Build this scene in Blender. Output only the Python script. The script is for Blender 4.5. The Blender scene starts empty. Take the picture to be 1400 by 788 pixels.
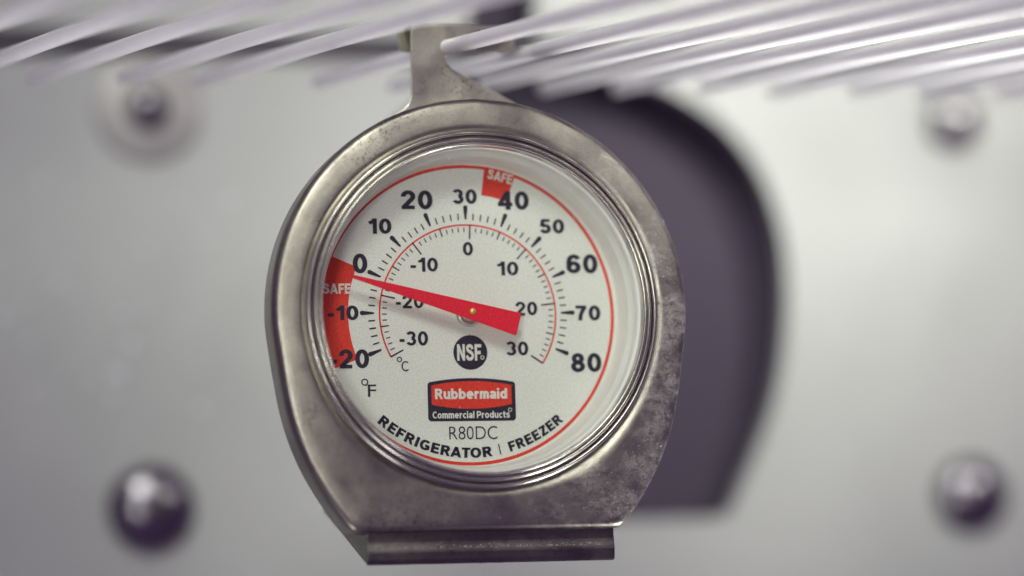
import bpy, bmesh, math, random
from mathutils import Matrix, Vector, noise

MM = 0.001
scene = bpy.context.scene
col = scene.collection
R = math.radians

# ------------------------------------------------------------------ camera
cd = bpy.data.cameras.new('camera')
cam = bpy.data.objects.new('camera', cd)
col.objects.link(cam)
cd.sensor_width = 36.0
cd.lens = 100.0
cd.clip_start = 0.01
cd.clip_end = 20.0
c_pos = Vector((-0.109517, -0.474372, -0.05547))
c_r = Vector((0.971137, -0.236674, -0.029627))
c_u = Vector((-0.000318, -0.125496, 0.992094))
c_f = Vector((0.23852, 0.96345, 0.121949))
cam.matrix_world = Matrix(((c_r.x, c_u.x, -c_f.x, c_pos.x),
                           (c_r.y, c_u.y, -c_f.y, c_pos.y),
                           (c_r.z, c_u.z, -c_f.z, c_pos.z),
                           (0, 0, 0, 1)))
cd.dof.use_dof = True
cd.dof.focus_distance = (Vector((0.0, -0.0045, 0.0)) - c_pos).dot(c_f)
cd.dof.aperture_fstop = 4.0
cd.dof.aperture_blades = 0
scene.camera = cam

# ------------------------------------------------------------------ ambient light of the cabinet
w = bpy.data.worlds.new('World')
scene.world = w
w.use_nodes = True
bg = w.node_tree.nodes['Background']
bg.inputs['Color'].default_value = (0.68, 0.39, 0.95, 1)
bg.inputs['Strength'].default_value = 0.165


def area(name, loc, target, size, power, colr, spread=180):
    l = bpy.data.lights.new(name, 'AREA')
    l.energy = power
    l.color = colr
    l.size = size
    l.shape = 'DISK'
    l.spread = R(spread)
    o = bpy.data.objects.new(name, l)
    col.objects.link(o)
    o.location = loc
    o.rotation_euler = (Vector(target) - Vector(loc)).to_track_quat('-Z', 'Y').to_euler()
    return o


area('key_lamp', (0.30, -0.36, 0.24), (0.095, 0.12, 0.04), 0.16, 0.046, (1.0, 1.0, 0.91), 23)
area('upper_left_lamp', (-0.08, -0.34, 0.30), (0.025, 0.03, 0.03), 0.32, 0.160, (0.955, 1.0, 0.91), 29)
area('front_lamp', (-0.30, -0.75, -0.03), (0.03, 0.0, 0.02), 0.18, 0.030, (0.97, 1.0, 0.91), 19)
area('wire_fill_left', (-0.115, -0.01, -0.13), (-0.075, -0.01, 0.046), 0.10, 0.028, (1.0, 1.0, 0.98), 58)  # added fill with no visible source, brightens the undersides of the wires
area('wire_fill_right', (0.125, -0.01, -0.13), (0.070, -0.015, 0.046), 0.11, 0.100, (1.0, 1.0, 0.98), 56)  # second added fill for the wire undersides on the right

vs = scene.view_settings
vs.view_transform = 'Standard'
vs.look = 'None'
vs.exposure = 0.0
vs.gamma = 1.0
vs.use_curve_mapping = False
scene.render.engine = 'CYCLES'
scene.cycles.max_bounces = 8


# ------------------------------------------------------------------ materials
def new_mat(name):
    m = bpy.data.materials.new(name)
    m.use_nodes = True
    nt = m.node_tree
    return m, nt, nt.nodes['Principled BSDF']


def coord(nt):
    return nt.nodes.new('ShaderNodeTexCoord').outputs['Object']


def tex_noise(nt, vec, scale, detail=4.0, rough=0.55, dist=0.0):
    n = nt.nodes.new('ShaderNodeTexNoise')
    n.inputs['Scale'].default_value = scale
    n.inputs['Detail'].default_value = detail
    n.inputs['Roughness'].default_value = rough
    n.inputs['Distortion'].default_value = dist
    nt.links.new(vec, n.inputs['Vector'])
    return n.outputs['Fac']


def ramp(nt, fac, stops):
    r = nt.nodes.new('ShaderNodeValToRGB')
    els = r.color_ramp.elements
    while len(els) < len(stops):
        els.new(0.5)
    for e, (p, c) in zip(els, stops):
        e.position = p
        e.color = (*c, 1) if len(c) == 3 else c
    nt.links.new(fac, r.inputs['Fac'])
    return r.outputs['Color']


def g(v):
    return (v, v, v)


def bump(nt, bsdf, height, strength, dist):
    b = nt.nodes.new('ShaderNodeBump')
    b.inputs['Strength'].default_value = strength
    b.inputs['Distance'].default_value = dist
    nt.links.new(height, b.inputs['Height'])
    nt.links.new(b.outputs['Normal'], bsdf.inputs['Normal'])
    return b


def math_node(nt, op, a, b=None, clamp=False):
    m = nt.nodes.new('ShaderNodeMath')
    m.operation = op
    m.use_clamp = clamp
    for i, v in enumerate((a, b)):
        if v is None:
            continue
        if isinstance(v, (int, float)):
            m.inputs[i].default_value = v
        else:
            nt.links.new(v, m.inputs[i])
    return m.outputs[0]


def mix_col(nt, fac, a, b):
    m = nt.nodes.new('ShaderNodeMix')
    m.data_type = 'RGBA'
    for sock, v in ((m.inputs[0], fac), (m.inputs[6], a), (m.inputs[7], b)):
        if isinstance(v, tuple):
            sock.default_value = (*v, 1)
        elif isinstance(v, (int, float)):
            sock.default_value = v
        else:
            nt.links.new(v, sock)
    return m.outputs[2]


def simple(name, base, metallic=0.0, rough=0.4, grain=0.0, grain_scale=3000, spec=0.5, bmp=0.0):
    m, nt, b = new_mat(name)
    b.inputs['Metallic'].default_value = metallic
    b.inputs['Roughness'].default_value = rough
    b.inputs['Specular IOR Level'].default_value = spec
    v = coord(nt)
    n = tex_noise(nt, v, grain_scale, 3.0, 0.7)
    lo = tuple(max(0, c * (1 - grain)) for c in base)
    hi = tuple(min(1, c * (1 + grain)) for c in base)
    nt.links.new(ramp(nt, n, [(0.3, lo), (0.7, hi)]), b.inputs['Base Color'])
    if bmp:
        bump(nt, b, n, bmp, 0.00005)
    return m


def stainless(name, base, frost=0.0, rough=(0.24, 0.42), grime=0.55, speck=0.5):
    """satin stainless steel with finger smears, fine pitting and a film of frost"""
    m, nt, b = new_mat(name)
    b.inputs['Metallic'].default_value = 1.0
    v = coord(nt)
    big = tex_noise(nt, v, 95, 5, 0.6, 0.6)
    fine = tex_noise(nt, v, 2600, 4, 0.7)
    smear = tex_noise(nt, v, 420, 6, 0.72, 0.4)
    colr = ramp(nt, smear, [(0.25, tuple(c * 0.74 for c in base)), (0.62, base)])
    gr = ramp(nt, tex_noise(nt, v, 1500, 6, 0.8, 0.2), [(0.53, g(0)), (0.62, g(1))])
    gr_area = ramp(nt, tex_noise(nt, v, 85, 4, 0.55), [(0.50, g(0)), (0.62, g(1))])
    gm = math_node(nt, 'MULTIPLY', gr, gr_area)
    colr = mix_col(nt, math_node(nt, 'MULTIPLY', gm, grime), colr, (0.075, 0.06, 0.07))
    # fine dark pitting everywhere
    pit = ramp(nt, tex_noise(nt, v, 3400, 3, 0.6), [(0.60, g(0)), (0.72, g(1))])
    colr = mix_col(nt, math_node(nt, 'MULTIPLY', pit, speck), colr, tuple(c * 0.35 for c in base))
    nt.links.new(colr, b.inputs['Base Color'])
    ro = ramp(nt, big, [(0.3, g(rough[0])), (0.7, g(rough[1]))])
    if frost > 0:
        sep = nt.nodes.new('ShaderNodeSeparateXYZ')
        nt.links.new(v, sep.inputs[0])
        side = nt.nodes.new('ShaderNodeMapRange')
        side.inputs['From Min'].default_value = 0.004
        side.inputs['From Max'].default_value = 0.030
        nt.links.new(sep.outputs['X'], side.inputs['Value'])
        # dark finger smudges towards the lower right
        low = nt.nodes.new('ShaderNodeMapRange')
        low.inputs['From Min'].default_value = 0.012
        low.inputs['From Max'].default_value = -0.022
        nt.links.new(sep.outputs['Z'], low.inputs['Value'])
        mp = nt.nodes.new('ShaderNodeMapping')
        mp.inputs['Rotation'].default_value = (0, R(40), 0)
        mp.inputs['Scale'].default_value = (1.0, 1.0, 3.2)
        nt.links.new(v, mp.inputs['Vector'])
        smd = ramp(nt, tex_noise(nt, mp.outputs[0], 230, 7, 0.75, 0.6), [(0.50, g(0)), (0.60, g(1))])
        smd2 = ramp(nt, tex_noise(nt, v, 75, 3, 0.5), [(0.42, g(0)), (0.55, g(1))])
        sm = math_node(nt, 'MULTIPLY', math_node(nt, 'MULTIPLY', smd, smd2), math_node(nt, 'MULTIPLY', low.outputs[0], side.outputs[0]), True)
        colr = mix_col(nt, math_node(nt, 'MULTIPLY', sm, 0.8), colr, (0.055, 0.045, 0.06))
        nt.links.new(colr, b.inputs['Base Color'])
        broad = ramp(nt, tex_noise(nt, v, 150, 4, 0.6, 0.3), [(0.40, g(0)), (0.60, g(1))])
        grainy = ramp(nt, tex_noise(nt, v, 900, 8, 0.82, 0.5), [(0.40, g(0)), (0.60, g(1))])
        fm = math_node(nt, 'MULTIPLY', math_node(nt, 'MULTIPLY', broad, grainy), side.outputs[0], True)
        fm = math_node(nt, 'MULTIPLY', fm, frost, True)
        fr = nt.nodes.new('ShaderNodeBsdfPrincipled')
        fr.inputs['Base Color'].default_value = (0.50, 0.48, 0.45, 1)
        fr.inputs['Roughness'].default_value = 0.5
        mx = nt.nodes.new('ShaderNodeMixShader')
        nt.links.new(fm, mx.inputs[0])
        nt.links.new(b.outputs[0], mx.inputs[1])
        nt.links.new(fr.outputs[0], mx.inputs[2])
        nt.links.new(mx.outputs[0], nt.nodes['Material Output'].inputs['Surface'])
        h = math_node(nt, 'ADD', fine, math_node(nt, 'MULTIPLY', fm, 2.5))
        h = math_node(nt, 'ADD', h, math_node(nt, 'MULTIPLY', smear, 1.5))
        bb = bump(nt, b, h, 0.30, 0.00007)
        nt.links.new(bb.outputs['Normal'], fr.inputs['Normal'])
    else:
        h = math_node(nt, 'ADD', fine, math_node(nt, 'MULTIPLY', smear, 1.5))
        bump(nt, b, h, 0.30, 0.00007)
    nt.links.new(ro, b.inputs['Roughness'])
    return m


M = {}
M['steel'] = stainless('brushed_stainless', (0.375, 0.355, 0.295), frost=0.5, rough=(0.28, 0.42), grime=0.85, speck=0.75)
M['steel_hook'] = stainless('hook_stainless', (0.58, 0.565, 0.45), frost=0.0, rough=(0.26, 0.42), grime=1.0, speck=0.9)
M['bezel'] = simple('polished_bezel_steel', (0.60, 0.585, 0.52), 1.0, 0.25, 0.06, 900)
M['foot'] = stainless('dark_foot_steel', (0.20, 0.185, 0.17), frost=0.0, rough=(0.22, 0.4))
M['inner'] = simple('white_inner_ring', (0.84, 0.85, 0.80), 0.0, 0.32, 0.03, 400)
M['dial'] = simple('satin_white_dial', (0.77, 0.79, 0.71), 0.0, 0.42, 0.13, 2900, bmp=0.12)
M['black'] = simple('black_print', (0.020, 0.018, 0.032), 0.0, 0.42, 0.6, 2900, spec=0.4)
M['red'] = simple('red_print', (0.72, 0.045, 0.020), 0.0, 0.42, 0.24, 2900, spec=0.4)
M['cream'] = simple('cream_print', (0.74, 0.75, 0.66), 0.0, 0.42, 0.12, 2900)
M['needle'] = simple('red_needle_paint', (0.80, 0.016, 0.036), 0.0, 0.36, 0.2, 2900, bmp=0.15)
M['brass'] = simple('brass_pin', (0.80, 0.58, 0.16), 0.6, 0.4, 0.1, 1500)
M['hub'] = simple('grey_hub_metal', (0.62, 0.62, 0.58), 0.7, 0.3, 0.05, 800)
M['wire'] = simple('white_coated_wire', (0.90, 0.90, 0.885), 0.0, 0.32, 0.04, 90)
M['screw'] = simple('dark_polished_screw', (0.25, 0.235, 0.255), 1.0, 0.27, 0.2, 160)
M['washer'] = simple('dull_washer', (0.46, 0.445, 0.42), 0.35, 0.45, 0.12, 150)
M['pale_screw'] = simple('screw_metal_reflecting_shelf', (0.40, 0.385, 0.39), 0.8, 0.3, 0.1, 120)  # paler copy of the screw metal; shelf reflection put into the colour
M['recess'] = simple('recess_shade_violet', (0.046, 0.032, 0.062), 0.0, 0.6, 0.06, 300)  # violet shade of the opening painted as base colour


def panel_mat():
    m, nt, b = new_mat('satin_aluminium_panel')
    v = coord(nt)
    n = tex_noise(nt, v, 14, 4, 0.5)
    nt.links.new(ramp(nt, n, [(0.3, (0.47, 0.485, 0.46)), (0.7, (0.54, 0.555, 0.525))]), b.inputs['Base Color'])
    b.inputs['Metallic'].default_value = 0.35
    nt.links.new(ramp(nt, tex_noise(nt, v, 30, 4, 0.5), [(0.3, g(0.42)), (0.7, g(0.52))]), b.inputs['Roughness'])
    return m


M['panel'] = panel_mat()


def glass_mat():
    """thin clear pane: Fresnel reflection over straight transmission"""
    m = bpy.data.materials.new('clear_lens')
    m.use_nodes = True
    nt = m.node_tree
    nt.nodes.remove(nt.nodes['Principled BSDF'])
    fr = nt.nodes.new('ShaderNodeFresnel')
    fr.inputs['IOR'].default_value = 1.4
    tr = nt.nodes.new('ShaderNodeBsdfTransparent')
    tr.inputs['Color'].default_value = (0.985, 0.99, 0.985, 1)
    gl = nt.nodes.new('ShaderNodeBsdfGlossy')
    gl.inputs['Roughness'].default_value = 0.03
    n = tex_noise(nt, coord(nt), 60, 3, 0.5)
    nt.links.new(ramp(nt, n, [(0.3, g(0.02)), (0.7, g(0.06))]), gl.inputs['Roughness'])
    mx = nt.nodes.new('ShaderNodeMixShader')
    nt.links.new(fr.outputs[0], mx.inputs[0])
    nt.links.new(tr.outputs[0], mx.inputs[1])
    nt.links.new(gl.outputs[0], mx.inputs[2])
    nt.links.new(mx.outputs[0], nt.nodes['Material Output'].inputs['Surface'])
    return m


M['glass'] = glass_mat()


# ------------------------------------------------------------------ mesh helpers (all lengths in millimetres)
def link(name, me, mat, parent=None, loc=None, smooth=False):
    o = bpy.data.objects.new(name, me)
    col.objects.link(o)
    if mat is not None and len(me.materials) == 0:
        me.materials.append(mat)
    if smooth:
        me.polygons.foreach_set('use_smooth', [True] * len(me.polygons))
    if parent is not None:
        o.parent = parent
    if loc is not None:
        o.location = loc
    return o


def mesh(name, verts, faces):
    me = bpy.data.meshes.new(name)
    me.from_pydata([(x * MM, y * MM, z * MM) for x, y, z in verts], [], faces)
    me.validate()
    me.update()
    return me


def recalc(me):
    bm = bmesh.new()
    bm.from_mesh(me)
    bmesh.ops.recalc_face_normals(bm, faces=bm.faces)
    bm.to_mesh(me)
    bm.free()
    return me


def lathe(name, prof, cx, cz, n=160):
    """ring of revolution round the axis y through (cx, cz); prof = [(radius, y)]"""
    v, f = [], []
    for r, y in prof:
        for i in range(n):
            a = 2 * math.pi * i / n
            v.append((cx + r * math.cos(a), y, cz + r * math.sin(a)))
    for k in range(len(prof) - 1):
        for i in range(n):
            j = (i + 1) % n
            f.append((k * n + i, k * n + j, (k + 1) * n + j, (k + 1) * n + i))
    return mesh(name, v, f)


def disc(name, r, y, cx=0, cz=0, n=160):
    v = [(cx + r * math.cos(2 * math.pi * i / n), y, cz + r * math.sin(2 * math.pi * i / n)) for i in range(n)]
    return mesh(name, v, [tuple(range(n))])


def plate(name, poly, y0, y1):
    """flat polygon (x, z) with thickness from y0 to y1"""
    n = len(poly)
    v = [(x, y0, z) for x, z in poly] + [(x, y1, z) for x, z in poly]
    f = [tuple(range(n)), tuple(range(2 * n - 1, n - 1, -1))]
    for i in range(n):
        j = (i + 1) % n
        f.append((i, i + n, j + n, j))
    return recalc(mesh(name, v, f))


def flat(name, poly, y):
    return mesh(name, [(x, y, z) for x, z in poly], [tuple(range(len(poly)))])


def bevel(o, width, seg=2, ang=40):
    b = o.modifiers.new('bevel', 'BEVEL')
    b.width = width * MM
    b.segments = seg
    b.limit_method = 'ANGLE'
    b.angle_limit = R(ang)


def catmull(pts, k=8, closed=False):
    out = []
    n = len(pts)
    rng = range(n) if closed else range(n - 1)
    for i in rng:
        p0 = pts[(i - 1) % n] if closed or i > 0 else pts[0]
        p1 = pts[i]
        p2 = pts[(i + 1) % n]
        p3 = pts[(i + 2) % n] if closed or i + 2 < n else pts[-1]
        for s in range(k):
            t = s / k
            out.append(tuple(0.5 * (2 * b + (c - a) * t + (2 * a - 5 * b + 4 * c - d) * t * t + (3 * b - a - 3 * c + d) * t ** 3)
                             for a, b, c, d in zip(p0, p1, p2, p3)))
    if not closed:
        out.append(tuple(pts[-1]))
    return out


def empty(name, loc, label, cat, group=None):
    o = bpy.data.objects.new(name, None)
    o.empty_display_size = 0.01
    col.objects.link(o)
    o.location = loc
    o['label'] = label
    o['category'] = cat
    if group:
        o['group'] = group
    return o


# ------------------------------------------------------------------ the setting: back panel with its dark opening
WALL = 120.0
OX = 50.5
right_half = [(50.5, 70.8), (58, 69.6), (66, 67.4), (73.5, 64.4), (80.4, 60.4), (87.6, 54.6), (94.4, 45.0), (98.4, 32.6),
              (99.3, 20.8), (98.2, 7.8), (95.4, -4.9), (91.4, -14.7), (86.8, -23.4), (84.8, -27.6), (82.6, -29.8), (78, -30.2)]
right_half = [(x + 1.6 * max(0.0, min(1.0, (x - OX) / 30)), z - (0.8 if z < -20 else 0)) for x, z in right_half]
hole = catmull(right_half, 6)
left = [(2 * OX - x, z) for x, z in reversed(hole[1:])]
# a narrow slot runs up from the top of the opening
left = [p for p in left if p[1] < 65]
hole = hole[1:] + left + catmull([(27.5, 67.5), (28.6, 72), (29.5, 84), (30.5, 100), (32.5, 102.5), (43, 102.5), (45.5, 100), (45.2, 86), (45.0, 75), (46.5, 71.2)], 4)


def back_panel():
    bm = bmesh.new()
    rect = [(-220, -150), (330, -150), (330, 200), (-220, 200)]
    loops = []
    for pts in (rect, hole):
        vs_ = [bm.verts.new((x * MM, WALL * MM, z * MM)) for x, z in pts]
        for i in range(len(vs_)):
            bm.edges.new((vs_[i], vs_[(i + 1) % len(vs_)]))
        loops.append(vs_)
    bmesh.ops.triangle_fill(bm, use_beauty=True, use_dissolve=False, edges=bm.edges[:])
    # the edge of the opening turns back into the panel
    prev = loops[1]
    for dy, k in ((1.0, 0.995), (4.0, 0.992)):
        cx, cz = OX * MM, 20 * MM
        nxt = [bm.verts.new((cx + (v.co.x - cx) * k, (WALL + dy) * MM, cz + (v.co.z - cz) * k)) for v in loops[1]]
        for i in range(len(prev)):
            j = (i + 1) % len(prev)
            bm.faces.new((prev[i], prev[j], nxt[j], nxt[i]))
        prev = nxt
    bmesh.ops.recalc_face_normals(bm, faces=bm.faces)
    me = bpy.data.meshes.new('back_panel')
    bm.to_mesh(me)
    bm.free()
    return link('back_panel', me, M['panel'])


panel = back_panel()
panel['kind'] = 'structure'
# shallow pocket behind the opening, coloured dark for the shade inside
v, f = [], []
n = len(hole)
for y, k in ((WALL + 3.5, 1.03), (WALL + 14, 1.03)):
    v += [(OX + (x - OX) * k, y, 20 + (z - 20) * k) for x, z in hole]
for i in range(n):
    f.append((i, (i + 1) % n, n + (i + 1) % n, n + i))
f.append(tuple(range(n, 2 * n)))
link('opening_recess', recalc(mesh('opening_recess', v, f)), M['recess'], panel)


# dark strip standing for the shaded gap along the top of the fan cover
M['seam'] = simple('dark_seam_gap', (0.07, 0.06, 0.075), 0.0, 0.6, 0.1, 60)  # shade of the gap given as a dark colour
link('seam_strip', plate('seam_strip', [(-219, 69.5), (329, 69.5), (329, 75.0), (-219, 75.0)], WALL - 1.5, WALL - 0.01), M['seam'], panel)


# ------------------------------------------------------------------ dome screws on the panel
def dome_screw(x, z, label, r=7.0, h=5.2, washer=None, mat='screw'):
    t = empty('dome_screw', (x * MM, WALL * MM, z * MM), label, 'screw', 'dome screws in the back panel')
    prof = [(r, 0.0), (r, -0.7)]
    for i in range(1, 13):
        a = math.pi / 2 * i / 12
        prof.append((max(r * math.cos(a), 0.02), -0.7 - (h - 0.7) * math.sin(a)))
    wy = -1.0 if washer else 0.0
    link('screw_head', recalc(lathe('screw_head', [(a, b + wy) for a, b in prof], 0, 0, 48)), M[mat], t, smooth=True)
    if washer:
        wp = [(washer, -0.05), (washer - 0.2, -0.7), (washer - 1.0, -1.0), (r - 1.5, -1.0)]
        link('washer', recalc(lathe('washer', wp, 0, 0, 48)), M['washer'], t, smooth=True)
    return t


dome_screw(-40.6, 57.9, 'small dome screw on a wide washer, under the wire shelf at upper left', 4.3, 3.8, 11.6)
dome_screw(-41.2, -26.5, 'dark shiny dome screw with bright highlights at lower left of panel', 9.3, 5.6)
dome_screw(142.0, 58.0, 'pale dome screw under the wire shelf at the upper right of panel', 6.6, 4.6, None, 'pale_screw')
dome_screw(141.8, -26.9, 'dark dome screw with one highlight at lower right of panel', 8.6, 5.2)

# droplets of condensation on the panel
rnd = random.Random(4)
v, f = [], []
for (x, z) in [(-28.2, 30.5), (-34, 11.8), (-48.7, 1.9), (-67, 17), (-57, 19), (-63, 30), (-24, 38), (-45, 43), (160, 18), (170, -4)] + \
              [(rnd.uniform(-75, -20), rnd.uniform(-8, 46)) for _ in range(26)]:
    r = rnd.uniform(0.35, 1.0)
    b0 = len(v)
    for k, (q, hh) in enumerate(((1, 0), (0.8, 0.35), (0.4, 0.6))):
        for i in range(8):
            a = i * math.pi / 4
            v.append((x + r * q * math.cos(a), WALL - 0.02 - hh * r, z + r * q * math.sin(a)))
    for k in range(2):
        for i in range(8):
            j = (i + 1) % 8
            f.append((b0 + k * 8 + i, b0 + k * 8 + j, b0 + k * 8 + 8 + j, b0 + k * 8 + 8 + i))
    f.append(tuple(b0 + 16 + i for i in range(8)))
M['drop'] = simple('water_drop', (0.8, 0.82, 0.84), 0.0, 0.08, 0.02, 100, spec=0.9)
dr = link('condensation_drops', recalc(mesh('condensation_drops', v, f)), M['drop'], smooth=True)
dr['kind'] = 'stuff'
dr['label'] = 'tiny droplets of condensation on the grey back panel'
dr['category'] = 'droplets'

# ------------------------------------------------------------------ wire shelf overhead
DIR = Vector((-0.237, 1.0, 0.088))
shelf = empty('wire_shelf', (0, -0.08, 0.042), 'white coated wire shelf overhead that the thermometer hangs from', 'shelf')


def rod(name, p0, p1, r, rounded=True, n=20):
    p0, p1 = Vector(p0), Vector(p1)
    ax = (p1 - p0).normalized()
    a = ax.cross(Vector((0, 0, 1))).normalized()
    b = ax.cross(a)
    st = []
    L = (p1 - p0).length
    if rounded:
        st = [(0, 0.25), (0.08 * r, 0.55), (0.35 * r, 0.85), (r * 0.8, 1.0)]
    else:
        st = [(0, 1.0)]
    st = st + [(L * 0.33, 1.0), (L * 0.66, 1.0)] + [(L - s, q) for s, q in reversed(st)]
    v, f = [], []
    for s, q in st:
        c = p0 + ax * s
        for i in range(n):
            t = 2 * math.pi * i / n
            v.append(tuple(c + a * (r * q * math.cos(t)) + b * (r * q * math.sin(t))))
    for k in range(len(st) - 1):
        for i in range(n):
            j = (i + 1) % n
            f.append((k * n + i, k * n + j, (k + 1) * n + j, (k + 1) * n + i))
    f.append(tuple(range(n)))
    f.append(tuple(range((len(st) - 1) * n, len(st) * n)))
    return recalc(mesh(name, v, f))


sh_loc = tuple(-c for c in shelf.location)
for k in range(-9, 14):
    j = random.Random(k * 7 + 1)
    w1 = Vector((-1.78 + 15.6 * (k - 1) - (6.0 if k < 1 else 0.0) + (j.uniform(-0.7, 0.7) if k != 1 else 0), -1.0, 46.75 + (j.uniform(-0.25, 0.25) if k != 1 else 0)))
    far = w1 + DIR * (60 + j.uniform(-3, 3))
    near = w1 - DIR * 125
    link('wire', rod('wire', near, far, 1.38), M['wire'], shelf, sh_loc, True)
for y in (-85.0, -120.0):
    zz = 46.2 + 0.088 * (y + 1) + 3.4
    link('cross_rod', rod('cross_rod', (-175, y, zz), (215, y, zz), 2.0), M['wire'], shelf, sh_loc, True)

# ------------------------------------------------------------------ the thermometer
BASE = (0.0, 0.0, -0.043)
thermo = empty('fridge_thermometer', BASE, 'round stainless steel dial thermometer hanging from the wire shelf by its hook', 'thermometer')
T0 = tuple(-c for c in BASE)
CX, CZ = 1.0, 0.1


def part(name, me, mat, smooth=False):
    return link(name, me, mat, thermo, T0, smooth)


# --- housing: outline relative to the centre
half = [(0, 36.5)]
for a in range(80, -16, -8):
    half.append((36.2 * math.cos(R(a)), 0.2 + 36.3 * math.sin(R(a))))
half += [(33.9, -17.0), (31.2, -25.2), (27.6, -31.8), (24.6, -35.9), (23.6, -37.0), (22.2, -37.5), (16, -37.6), (8, -37.6), (0, -37.6)]
hp = catmull(half, 8)
outl = hp + [(-x, z) for x, z in reversed(hp[1:-1])]


def out_r(a):
    dx, dz = math.cos(a), math.sin(a)
    best = 0
    n = len(outl)
    for i in range(n):
        (x1, z1), (x2, z2) = outl[i], outl[(i + 1) % n]
        ex, ez = x2 - x1, z2 - z1
        den = dx * ez - dz * ex
        if abs(den) < 1e-9:
            continue
        t = (x1 * ez - z1 * ex) / den
        s = (x1 * dz - z1 * dx) / den
        if t > 0 and -1e-6 <= s <= 1 + 1e-6:
            best = max(best, t)
    return best


NA = 320
v, f = [], []
RIN = 30.5
rows = [(0.0, 0, -7.5), (0.0, 0.2, -7.95), (0.25, 0, -7.95), (0.5, 0, -7.85), (0.75, 0, -7.7), (1.0, -1.25, -7.56), (1.0, -0.95, -7.48), (1.0, -0.65, -7.3), (1.0, -0.4, -7.05),
        (1.0, -0.2, -6.7), (1.0, -0.06, -6.2), (1.0, 0, -5.3), (1.0, 0.1, 0.6), (1.0, -0.25, 1.2), (0.2, 0, 1.25), (0.0, -12, 1.25)]
angs = [2 * math.pi * i / NA for i in range(NA)]
rad = [out_r(a) for a in angs]
for s, off, y in rows:
    for a, ro in zip(angs, rad):
        if s in (0.25, 0.5, 0.75):
            r = RIN + 0.25 + (ro - 1.25 - RIN - 0.25) * s
        elif s == 1.0:
            r = ro + off
        else:
            r = RIN + off + s * (ro - RIN)
        v.append((CX + r * math.cos(a), y, CZ + r * math.sin(a)))
for k in range(len(rows) - 1):
    for i in range(NA):
        j = (i + 1) % NA
        f.append((k * NA + i, k * NA + j, (k + 1) * NA + j, (k + 1) * NA + i))
f.append(tuple((len(rows) - 1) * NA + i for i in range(NA)))
housing = part('housing', recalc(mesh('housing', v, f)), M['steel'], True)

# --- rolled bezel and the white ring inside it
bz = [(30.75, -7.6), (30.62, -8.5), (30.4, -9.0), (30.1, -9.2), (29.85, -9.05), (29.72, -8.7), (29.66, -8.2), (29.58, -8.2), (29.5, -8.75), (29.3, -9.3), (28.95, -9.6),
      (28.7, -9.4), (28.6, -9.1), (28.52, -9.1), (28.42, -9.6), (28.2, -9.85), (27.95, -9.75), (27.8, -9.4), (27.7, -8.9), (27.65, -8.3)]
part('bezel', recalc(lathe('bezel', catmull(bz, 3), CX * 0.8, 0, 224)), M['bezel'], True)
ir = [(28.2, -8.35), (27.6, -8.3), (27.45, -7.2), (27.35, -5.0), (26.9, -4.8), (26.75, -4.3), (26.7, -0.9), (26.3, -0.3), (26.2, 0.05)]
part('inner_ring', recalc(lathe('inner_ring', ir, 0.55, 0, 224)), M['inner'], True)
part('glass_lens', disc('glass_lens', 27.7, -8.0, 0.6, 0, 128), M['glass'])

# --- dial with its printing
dial = part('dial_face', disc('dial_face', 28.0, 0.0, 0.3, 0), M['dial'])
LAYER = 0.03


def prt(name, me, mat):
    return link(name, me, mat, dial)


def arc_band(r0, r1, a0, a1, y, n=96, cx=0.0, cz=0.0):
    v, f = [], []
    for i in range(n + 1):
        a = R(a0 + (a1 - a0) * i / n)
        for r in (r0, r1):
            v.append((cx + r * math.cos(a), y, cz + r * math.sin(a)))
    for i in range(n):
        f.append((2 * i, 2 * i + 1, 2 * i + 3, 2 * i + 2))
    return mesh('arc', v, f)


def tick_poly(a, r0, r1, w0, w1, rounded=False):
    c, s = math.cos(R(a)), math.sin(R(a))
    pts = [(r0, -w0 / 2), (r1, -w1 / 2)]
    if rounded:
        for k in range(1, 6):
            t = -math.pi / 2 + math.pi * k / 6
            pts.append((r1 + w1 / 2 * math.cos(t), w1 / 2 * math.sin(t)))
    pts += [(r1, w1 / 2), (r0, w0 / 2)]
    return [(x * c - y * s, x * s + y * c) for x, y in pts]


def join_flat(name, polys, y):
    v, f = [], []
    for p in polys:
        b = len(v)
        v += [(x, y, z) for x, z in p]
        f.append(tuple(range(b, b + len(p))))
    return mesh(name, v, f)


FA = lambda t: 90 - 2.23 * (t - 30)
CA = lambda t: 87.3 - 4.02 * t
prt('outer_ring', arc_band(25.5, 26.06, 0, 360, -LAYER, 200), M['red'])
prt('scale_ring', arc_band(15.4, 15.68, CA(30), CA(-30), -LAYER * 2), M['red'])
prt('safe_band', arc_band(21.0, 26.05, 157, 201.5, -LAYER * 1.5, 40), M['red'])
prt('safe_band', arc_band(21.0, 26.05, 69.6, 82, -LAYER * 1.5, 20), M['red'])
for t in range(-20, 81, 10):
    prt('major_tick', flat('major_tick', tick_poly(FA(t), 16.5, 18.6, 0.30, 0.78, True), -LAYER * 3), M['black'])
prt('minor_ticks', join_flat('minor_ticks', [tick_poly(FA(t), 16.4, 17.55, 0.23, 0.23) for t in range(-20, 81, 2) if t % 10], -LAYER * 3), M['black'])
for t in range(-30, 31, 10):
    prt('major_tick', flat('major_tick', tick_poly(CA(t), 13.1, 15.6, 0.26, 0.26), -LAYER * 3), M['black'])
prt('minor_ticks', join_flat('minor_ticks', [tick_poly(CA(t), 14.1 if t % 5 == 0 else 14.3, 15.5 if t % 5 == 0 else 15.1, 0.23 if t % 5 == 0 else 0.19, 0.23 if t % 5 == 0 else 0.19)
                                             for t in range(-29, 30) if t % 10], -LAYER * 3), M['black'])

_dg = None


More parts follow.
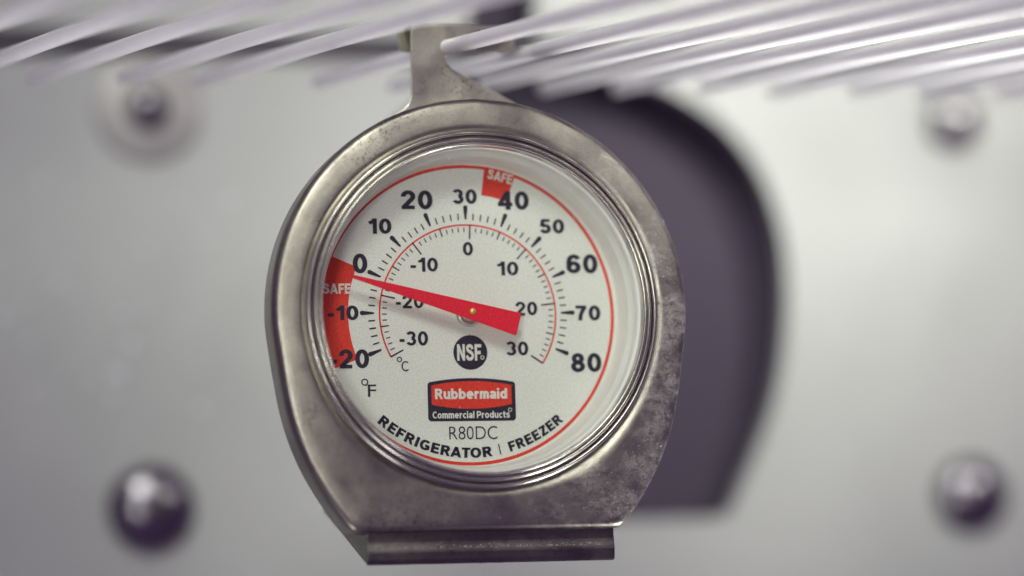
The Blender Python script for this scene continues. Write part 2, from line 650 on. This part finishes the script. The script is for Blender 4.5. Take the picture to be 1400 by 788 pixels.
def glyphs(s, bold=0.0, spacing=1.0):
    """outline of a string as flat 2-D triangles (built-in typeface)"""
    cu = bpy.data.curves.new('text', 'FONT')
    cu.body = s
    cu.size = 1.0
    cu.offset = bold
    cu.space_character = spacing
    cu.resolution_u = 6
    o = bpy.data.objects.new('text', cu)
    col.objects.link(o)
    bpy.context.view_layer.update()
    me = bpy.data.meshes.new_from_object(o.evaluated_get(bpy.context.evaluated_depsgraph_get()))
    vs_ = [(p.co.x, p.co.y) for p in me.vertices]
    fs = [tuple(p.vertices) for p in me.polygons]
    bpy.data.objects.remove(o)
    bpy.data.curves.remove(cu)
    bpy.data.meshes.remove(me)
    return vs_, fs


def text_fit(name, s, cx, cz, w, h, mat, layer, bold=0.03, rot=0.0, spacing=1.0, skew=0.0, parent=None):
    vs_, fs = glyphs(s, bold, spacing)
    xs = [p[0] for p in vs_]
    ys = [p[1] for p in vs_]
    x0, x1, y0, y1 = min(xs), max(xs), min(ys), max(ys)
    c, sn = math.cos(R(rot)), math.sin(R(rot))
    out = []
    for x, y in vs_:
        a = ((x - x0) / (x1 - x0) - 0.5) * w
        b = ((y - y0) / (y1 - y0) - 0.5) * h
        a += skew * b
        out.append((cx + a * c - b * sn, -layer * LAYER, cz + a * sn + b * c))
    me = mesh(name, out, fs)
    return link(name, me, mat, parent or dial)


# --- bold printed type drawn as pen strokes: capital height 1, stroke ST
ST = 0.205


def el(cx, cz, rx, rz, a0, a1, n=18):
    return [(cx + rx * math.cos(R(a0 + (a1 - a0) * i / n)), cz + rz * math.sin(R(a0 + (a1 - a0) * i / n))) for i in range(n + 1)]


def full(cx, cz, rx, rz):
    return el(cx, cz, rx, rz, 0, 360, 28)


GL = {
    '0': [full(.31, .5, .205, .40)],
    '1': [[(.34, 0), (.34, 1)], [(.05, .70), (.18, .76), (.27, .84), (.32, .95)]],
    '2': [el(.30, .68, .20, .22, 185, -32, 20) + [(.30, .35), (.14, .14)], [(.02, .09), (.57, .09)]],
    '3': [el(.28, .705, .185, .195, 160, -75), el(.29, .30, .205, .20, 78, -160)],
    '4': [[(.42, 1), (.08, .28)], [(.0, .285), (.63, .285)], [(.44, 0), (.44, 1)]],
    '5': [[(.14, .91), (.54, .91)], [(.17, .95), (.12, .48)], el(.30, .325, .20, .225, 140, -162, 22)],
    '6': [full(.31, .315, .195, .215), [(.50, .74), (.45, .85), (.34, .90), (.22, .86), (.14, .74), (.11, .55), (.115, .36)]],
    '7': [[(.02, .905), (.57, .905)], [(.50, .88), (.36, .62), (.27, .34), (.24, 0)]],
    '8': [full(.31, .715, .165, .185), full(.31, .30, .20, .20)],
    '-': [[(0, .36), (.30, .36)]],
    'R': [[(.1, 0), (.1, 1)], [(.1, .905), (.36, .905)] + el(.36, .70, .17, .205, 85, -85, 10) + [(.36, .495), (.1, .495)], [(.34, .50), (.60, -.06)]],
    'E': [[(.1, 0), (.1, 1)], [(.1, .905), (.58, .905)], [(.1, .51), (.54, .51)], [(.1, .095), (.60, .095)]],
    'F': [[(.1, 0), (.1, 1)], [(.1, .905), (.57, .905)], [(.1, .49), (.50, .49)]],
    'I': [[(.1, 0), (.1, 1)]],
    'G': [el(.40, .5, .29, .40, 42, 318, 26), [(.40, .44), (.72, .44)], [(.655, .46), (.655, .12)]],
    'A': [[(.06, -.05), (.36, 1.05)], [(.36, 1.05), (.66, -.05)], [(.16, .28), (.56, .28)]],
    'T': [[(0, .905), (.64, .905)], [(.32, 0), (.32, 1)]],
    'O': [full(.39, .5, .29, .40)],
    'Z': [[(.03, .905), (.60, .905)], [(.52, .93), (.09, .07)], [(.0, .095), (.62, .095)]],
    'S': [catmull([(.54, .70), (.48, .84), (.33, .905), (.17, .86), (.11, .72), (.20, .60), (.36, .52), (.51, .42), (.56, .27), (.47, .14), (.30, .095), (.14, .15), (.07, .31)], 5)],
    'N': [[(.1, 0), (.1, 1)], [(.1, 1.02), (.56, -.02)], [(.56, 0), (.56, 1)]],
    'C': [el(.38, .5, .28, .40, 48, 312, 26)],
    'P': [[(.1, 0), (.1, 1)], [(.1, .905), (.36, .905)] + el(.36, .66, .18, .245, 85, -85, 10) + [(.36, .415), (.1, .415)]],
    'u': [[(.1, .74), (.1, .30)] + el(.28, .30, .18, .205, 180, 330, 10), [(.48, 0), (.48, .74)]],
    'b': [[(.1, 0), (.1, 1)], full(.32, .37, .20, .275)],
    'd': [[(.52, 0), (.52, 1)], full(.30, .37, .20, .275)],
    'e': [el(.31, .37, .215, .275, 0, 318, 24), [(.12, .37), (.60, .37)]],
    'r': [[(.1, 0), (.1, .74)], [(.12, .46), (.20, .60), (.38, .645)]],
    'm': [[(.1, 0), (.1, .74)], [(.1, .44)] + el(.255, .48, .155, .165, 150, 0, 8) + [(.41, 0)], [(.41, .44)] + el(.57, .48, .155, .165, 150, 0, 8) + [(.725, 0)]],
    'a': [el(.28, .49, .19, .155, 165, 0, 10) + [(.47, 0)], full(.265, .215, .165, .125)],
    'i': [[(.1, 0), (.1, .74)], [(.1, .83), (.1, 1)]],
    'l': [[(.1, 0), (.1, 1)]],
    'o': [full(.31, .37, .21, .275)],
    'c': [el(.31, .37, .21, .275, 50, 310, 20)],
    't': [[(.20, .95), (.20, .22), (.26, .10), (.40, .10)], [(.02, .66), (.40, .66)]],
    's': [catmull([(.46, .54), (.38, .635), (.24, .655), (.12, .60), (.12, .48), (.26, .40), (.42, .32), (.46, .20), (.36, .10), (.22, .09), (.07, .20)], 4)],
}


def ribbon(path, wd):
    n = len(path)
    closed = n > 3 and abs(path[0][0] - path[-1][0]) < 1e-6 and abs(path[0][1] - path[-1][1]) < 1e-6
    v, f = [], []
    for i in range(n):
        if closed and i in (0, n - 1):
            a, b = path[-2], path[1]
        else:
            a, b = path[max(0, i - 1)], path[min(n - 1, i + 1)]
        d = Vector((b[0] - a[0], b[1] - a[1])).normalized()
        for sgn in (1, -1):
            v.append((path[i][0] - d.y * wd / 2 * sgn, min(1, max(0, path[i][1] + d.x * wd / 2 * sgn))))
    for i in range(n - 1):
        f.append((2 * i, 2 * i + 1, 2 * i + 3, 2 * i + 2))
    return v, f


def bold_glyph(ch, st=ST):
    """strokes of one character: list of (verts, faces)"""
    out = [ribbon(p, st) for p in GL[ch]]
    if ch == 'i':
        out[1] = ([(x, y) for x, y in [(.1 - st / 2, 1), (.1 + st / 2, 1), (.1 - st / 2, .83), (.1 + st / 2, .83)]], [(0, 1, 3, 2)])
    return out


def bold_text(s, gap=0.10, st=ST, space=0.26):
    v, f, lay = [], [], []
    x = 0.0
    for ch in s:
        if ch == ' ':
            x += space
            continue
        gl = bold_glyph(ch, st)
        x0 = min(p[0] for q in gl for p in q[0])
        x1 = max(p[0] for q in gl for p in q[0])
        for k, (vv, ff) in enumerate(gl):
            b = len(v)
            v += [(px - x0 + x, py) for px, py in vv]
            lay += [k] * len(vv)
            f += [tuple(b + i for i in q) for q in ff]
        x += x1 - x0 + gap
    return v, f, lay


def bold_fit(name, s, cx, cz, w, h, mat, layer, rot=0.0, st=ST, gap=0.10):
    vs_, fs, lay = bold_text(s, gap, st)
    xs = [p[0] for p in vs_]
    x0, x1 = min(xs), max(xs)
    c, sn = math.cos(R(rot)), math.sin(R(rot))
    out = []
    for (x, y), k in zip(vs_, lay):
        a = ((x - x0) / (x1 - x0) - 0.5) * w
        b = (y - 0.5) * h
        out.append((cx + a * c - b * sn, -layer * LAYER - 0.004 * k, cz + a * sn + b * c))
    return link(name, mesh(name, out, fs), mat, dial)


for s, (x, z, w_, h_) in {'-20': (-20.93, -7.6, 6.76, 3.25), '-10': (-21.86, 0.29, 5.31, 2.51), '0': (-18.74, 8.79, 2.54, 3.41),
                          '10': (-15.15, 15.26, 4.09, 2.66), '20': (-8.55, 19.88, 5.54, 3.29), '30': (-0.05, 20.53, 4.29, 2.56),
                          '40': (8.56, 19.89, 5.58, 3.22), '50': (15.4, 15.4, 4.35, 2.51), '60': (20.57, 8.82, 5.63, 3.35),
                          '70': (21.39, 0.18, 4.43, 2.64), '80': (20.76, -8.48, 5.46, 3.32)}.items():
    bold_fit('numeral', s, x, z, w_, h_, M['black'], 4)
for s, (x, z, w_, h_) in {'-30': (-9.69, -4.14, 4.99, 2.52), '-20': (-10.23, 2.23, 4.86, 2.4), '-10': (-7.53, 8.61, 4.82, 2.44), '0': (0.26, 11.39, 1.79, 2.42),
                          '10': (7.21, 7.96, 3.85, 2.43), '20': (10.34, 0.99, 3.89, 2.4), '30': (8.51, -5.96, 3.9, 2.48)}.items():
    bold_fit('numeral', s, x, z, w_, h_, M['black'], 4, st=0.185)
bold_fit('safe_lettering', 'SAFE', -22.9, 4.45, 4.9, 1.75, M['cream'], 3, st=.22, gap=.06)
bold_fit('safe_lettering', 'SAFE', 6.35, 24.05, 4.5, 1.7, M['cream'], 3, rot=-14, st=.22, gap=.06)
text_fit('unit_letter', 'F', -17.17, -13.07, 1.45, 2.12, M['black'], 4, 0.004)
prt('degree_ring', arc_band(0.40, 0.62, 0, 360, -LAYER * 4, 24, -18.4, -11.6), M['black'])
text_fit('unit_letter', 'C', -11.35, -8.91, 1.2, 1.76, M['black'], 4, 0.004)
prt('degree_ring', arc_band(0.30, 0.47, 0, 360, -LAYER * 4, 24, -12.3, -7.75), M['black'])
text_fit('model_lettering', 'R80DC', 0.32, -20.45, 8.49, 2.26, M['black'], 4, -0.008)

# round certification badge
badge = prt('certification_badge', disc('certification_badge', 3.0, -LAYER * 2, 0.2, -6.6, 48), M['black'])
bold_fit('badge_lettering', 'NSF', 0.0, -6.6, 4.3, 2.85, M['cream'], 3, st=.2, gap=.07)
prt('registered_mark', arc_band(0.22, 0.36, 0, 360, -LAYER * 3, 20, 2.28, -7.5), M['cream'])

# maker's badge: black plate with arched top, red bowed field
lw, top, bot = 7.72, -11.65, -18.42
pl = []
for cx_, cz_, a0 in ((lw - 0.6, bot + 0.6, -90), (lw - 0.6, top - 0.6, 0)):
    for k in range(7):
        a = R(a0 + 90 * k / 6)
        pl.append((cx_ + 0.6 * math.cos(a), cz_ + 0.6 * math.sin(a)))
for k in range(1, 20):
    x = lw - 0.6 - (2 * lw - 1.2) * k / 20
    pl.append((x, top + 0.62 * (1 - (x / (lw - 0.6)) ** 2)))
for cx_, cz_, a0 in ((-lw + 0.6, top - 0.6, 90), (-lw + 0.6, bot + 0.6, 180)):
    for k in range(7):
        a = R(a0 + 90 * k / 6)
        pl.append((cx_ + 0.6 * math.cos(a), cz_ + 0.6 * math.sin(a)))
prt('maker_badge', flat('maker_badge', [(x + 0.22, z) for x, z in pl], -LAYER * 2), M['black'])
fw_ = 7.05
fp = []
for k in range(25):
    x = -fw_ + 2 * fw_ * k / 24
    fp.append((x + 0.22, -15.55 - 0.78 * (1 - (x / fw_) ** 2)))
for k in range(25):
    x = fw_ - 2 * fw_ * k / 24
    fp.append((x + 0.22, -12.25 + 0.70 * (1 - (x / fw_) ** 2)))
prt('maker_badge_field', flat('maker_badge_field', fp, -LAYER * 3), M['red'])
bold_fit('maker_lettering', 'Rubbermaid', 0.12, -13.72, 12.7, 1.8, M['cream'], 4, st=.225, gap=.07)
bold_fit('maker_lettering', 'Commercial Products', 0.05, -17.33, 13.6, 1.22, M['cream'], 4, st=.19, gap=.08)
prt('registered_mark', arc_band(0.24, 0.36, 0, 360, -LAYER * 4, 20, 6.9, -16.55), M['cream'])


# lettering along the bottom of the dial
def arc_text(name, s, a0, a1, rb, hcap, mat, layer, bold, widen=1.0):
    """letters standing on a circle of radius rb, feet outwards, from angle a0 to a1 (degrees, reading left to right)"""
    gl = []
    for ch in s:
        vs_, fs, _ = bold_text(ch, 0, bold)
        xs = [p[0] for p in vs_]
        gl.append((vs_, fs, min(xs), max(xs), 0.0, 1.0))
    k = hcap * widen
    gap = 0.11
    tot = sum(q[3] - q[2] for q in gl) * k + gap * k * (len(s) - 1 - 0.9 * sum(s[i:i + 2] in ('AT', 'RA', 'TO') for i in range(len(s))))
    span = R(a1 - a0) * (rb - hcap * 0.4)
    kx = k * span / tot
    pos = 0.0
    for q_, (vs_, fs, x0, x1, y0, y1) in enumerate(gl):
        wid = (x1 - x0) * kx
        a = R(a0) + (pos + wid / 2) / (rb - hcap * 0.4)
        tx, tz = -math.sin(a), math.cos(a)
        nx, nz = -math.cos(a), -math.sin(a)
        out = []
        for x, y in vs_:
            u_ = ((x - x0) - (x1 - x0) / 2) * kx
            q = (y - y0) / (y1 - y0) * hcap
            out.append((rb * math.cos(a) + u_ * tx + q * nx, -layer * LAYER, rb * math.sin(a) + u_ * tz + q * nz))
        link(name, mesh(name, out, fs), mat, dial)
        pos += wid + gap * kx * (0.1 if s[q_:q_ + 2] in ('AT', 'RA', 'TO') else 1.0)


arc_text('letter', 'REFRIGERATOR', -131.6, -81.5, 24.75, 1.75, M['black'], 4, 0.24)
arc_text('letter', 'FREEZER', -74.2, -48.6, 24.75, 1.75, M['black'], 4, 0.24)
prt('slash', flat('slash', tick_poly(-78.2, 22.9, 24.75, 0.22, 0.22), -LAYER * 4), M['black'])

# --- needle, hub and pin
hub = [(2.15, 0.0), (2.15, -0.9), (1.95, -1.2), (1.6, -1.2), (1.45, -0.9), (1.1, -0.9), (0.9, -1.4), (0.05, -1.5)]
part('hub', recalc(lathe('hub', hub, 0.0, -0.05, 48)), M['hub'], True)
px_, pz_ = -0.14, 0.05
nd = [(-22.6, 6.75), (-22.6, 6.40), (7.15, -4.05), (7.45, -4.0), (8.4, -0.55), (8.15, -0.2)]
needle = part('needle', plate('needle', nd, -4.1, -3.85), M['needle'])
bevel(needle, 0.06, 1)
link('pin', recalc(lathe('pin', [(0.55, -1.0), (0.55, -4.35), (0.42, -4.55), (0.03, -4.6)], px_, pz_, 32)), M['brass'], needle, smooth=True)

# --- hook: flat strap with a notch, bent back over the shelf wire
front = [(-14.0, 33.4), (-11.6, 35.0), (-10.2, 35.9), (-9.3, 36.9), (-8.9, 38.2), (-8.7, 50.5),
         (11.7, 51.2), (11.7, 50.6), (7.9, 50.45), (4.5, 49.9), (1.4, 49.0), (-0.8, 48.2), (-2.1, 47.3), (-2.8, 46.2), (-2.8, 45.0), (-2.2, 43.8),
         (-0.8, 42.7), (2.2, 41.2), (5.6, 39.5), (9.0, 37.7), (14.5, 34.2), (14.0, 31.0), (-14.0, 31.0)]
hook = part('hook', plate('hook', front, 0.55, 1.2), M['steel_hook'])
bevel(hook, 0.14, 2)


def xstrip(name, prof, x0, x1, th, flare=0.0):
    """bent sheet: profile in (y, z) swept from x0 to x1 with thickness th"""
    n = len(prof)
    nor = []
    for i in range(n):
        a = prof[max(0, i - 1)]
        b = prof[min(n - 1, i + 1)]
        d = Vector((b[0] - a[0], b[1] - a[1])).normalized()
        nor.append((-d.y, d.x))
    loop = list(prof) + [(prof[i][0] + nor[i][0] * th, prof[i][1] + nor[i][1] * th) for i in range(n - 1, -1, -1)]
    m = len(loop)
    y_lo, y_hi = min(p[0] for p in loop), max(p[0] for p in loop)
    fl = lambda y: flare * max(0.0, (y - y_lo - 1.5) / (y_hi - y_lo))
    v = [(x0 - fl(y), y, z) for y, z in loop] + [(x1 + fl(y), y, z) for y, z in loop]
    f = []
    for i in range(m):
        j = (i + 1) % m
        f.append((i, j, m + j, m + i))
    for i in range(n - 1):
        f.append((i, i + 1, m - 2 - i, m - 1 - i))
        f.append((m + i, m + i + 1, m + m - 2 - i, m + m - 1 - i))
    return recalc(mesh(name, v, f))


tb = link('top_bend', xstrip('top_bend', [(0.6, 50.6), (0.65, 50.95), (0.9, 51.2), (1.4, 51.3), (6.2, 51.7), (6.8, 51.6), (7.1, 51.2), (7.1, 50.8)], -8.7, 11.7, -0.5), M['steel_hook'], hook, smooth=False)
for poly in ([(-9.6, 51.2), (-9.6, 48.2), (-9.2, 47.5), (-8.6, 47.3), (-7.2, 47.3), (-6.6, 47.8), (-6.3, 48.6), (-6.3, 51.2)],
             [(2.9, 51.2), (2.9, 48.9), (3.4, 48.1), (4.4, 47.6), (10.0, 47.5), (11.0, 47.8), (11.5, 48.6), (11.6, 51.2)]):
    fl = link('rear_tab', plate('rear_tab', poly, 6.9, 7.5), M['steel_hook'], hook)
    bevel(fl, 0.12, 2)

# --- foot: lip under the housing bent back into a sloping plate
ft = [(-5.0, -36.9), (-5.0, -39.1), (-5.08, -39.5), (-5.38, -40.4), (-5.45, -40.8), (-5.35, -42.0), (-5.15, -42.5), (-4.6, -42.85), (-4.0, -42.6), (13.0, -36.9), (27.5, -32.1)]
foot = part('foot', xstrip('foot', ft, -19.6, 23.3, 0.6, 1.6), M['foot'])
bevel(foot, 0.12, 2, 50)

# --- grains of frost on the right of the housing and on the lip of the foot
def face_y(x, z):
    a = math.atan2(z - CZ, x - CX)
    ro = out_r(a)
    r = math.hypot(x - CX, z - CZ)
    t = (r - RIN - 0.25) / (ro - 1.25 - RIN - 0.25)
    if t < 0 or r > ro - 0.15:
        return None
    if t <= 1:
        pts = [(0, -7.95), (0.25, -7.95), (0.5, -7.85), (0.75, -7.7), (1.0, -7.56)]
        for (t0, y0), (t1, y1) in zip(pts, pts[1:]):
            if t <= t1:
                return y0 + (y1 - y0) * (t - t0) / (t1 - t0)
    d = ro - r
    pts = [(1.25, -7.56), (0.95, -7.48), (0.65, -7.3), (0.4, -7.05), (0.2, -6.7), (0.0, -5.6)]
    for (t0, y0), (t1, y1) in zip(pts, pts[1:]):
        if d >= t1:
            return y0 + (y1 - y0) * (t0 - d) / (t0 - t1)
    return None


def grains(name, spots, mat):
    v, f = [], []
    for x, y, z, r in spots:
        b = len(v)
        rot = rg.uniform(0, 6.28)
        for i in range(5):
            a = rot + i * 2 * math.pi / 5
            q = r * rg.uniform(0.7, 1.25)
            v.append((x + q * math.cos(a), y + r * 0.3, z + q * math.sin(a)))
        v.append((x + rg.uniform(-.2, .2) * r, y - r * 0.6, z + rg.uniform(-.2, .2) * r))
        for i in range(5):
            f.append((b + i, b + (i + 1) % 5, b + 5))
    return recalc(mesh(name, v, f))


rg = random.Random(11)
M['frost'] = simple('frost_ice', (0.62, 0.61, 0.58), 0.0, 0.25, 0.1, 800, spec=0.7)
spots = []
for (ax, az, sx, sz, cnt, rmax) in [(31.5, 12, 1.6, 5, 130, .16), (34.0, 6, .8, 6, 90, .13), (24, 24, 3, 3, 90, .12), (29, -24, 2.5, 4, 130, .14), (22, -32, 5, 2.2, 170, .13), (33.8, -8, 1.0, 6, 60, .13), (10, -34, 8, 1.6, 60, .10)]:
    for _ in range(cnt):
        x, z = rg.gauss(ax, sx), rg.gauss(az, sz)
        y = face_y(x, z)
        if y is not None:
            spots.append((x, y, z, rmax * rg.uniform(0.25, 1.0) ** 1.5))
fg = link('frost_grains', grains('frost_grains', spots, M['frost']), M['frost'], housing)
fg['kind'] = 'stuff'
spots = []
for _ in range(230):
    x = rg.uniform(-16, 21.5)
    if rg.random() < 0.25 + 0.7 * (x + 16) / 38:
        spots.append((x, -5.3, -40.1 + rg.gauss(0, 0.15), rg.uniform(0.04, 0.13)))
fg = link('frost_grains', grains('frost_grains', spots, M['frost']), M['frost'], foot)
fg['kind'] = 'stuff'

# --- a little dust on the lens
rg = random.Random(23)
v, f = [], []
for _ in range(70):
    a, r = rg.uniform(0, 6.28), 26.5 * math.sqrt(rg.random())
    x, z, q = 0.6 + r * math.cos(a), r * math.sin(a), rg.uniform(0.03, 0.085)
    ex, t = q * rg.choice((1, 1, 1.3, 3.0)), rg.uniform(0, 3.14)
    b0 = len(v)
    for i in range(6):
        k = i * math.pi / 3
        px, pz = ex * math.cos(k), q * math.sin(k)
        v.append((x + px * math.cos(t) - pz * math.sin(t), -8.03, z + px * math.sin(t) + pz * math.cos(t)))
    v.append((x, -8.03 - q * 0.7, z))
    for i in range(6):
        f.append((b0 + i, b0 + (i + 1) % 6, b0 + 6))
M['dust'] = simple('pale_dust', (0.70, 0.69, 0.66), 0.0, 0.8, 0.1, 900)
lens = [o for o in thermo.children if o.name.startswith('glass_lens')][0]
ds = link('dust_specks', recalc(mesh('dust_specks', v, f)), M['dust'], lens)
ds['kind'] = 'stuff'
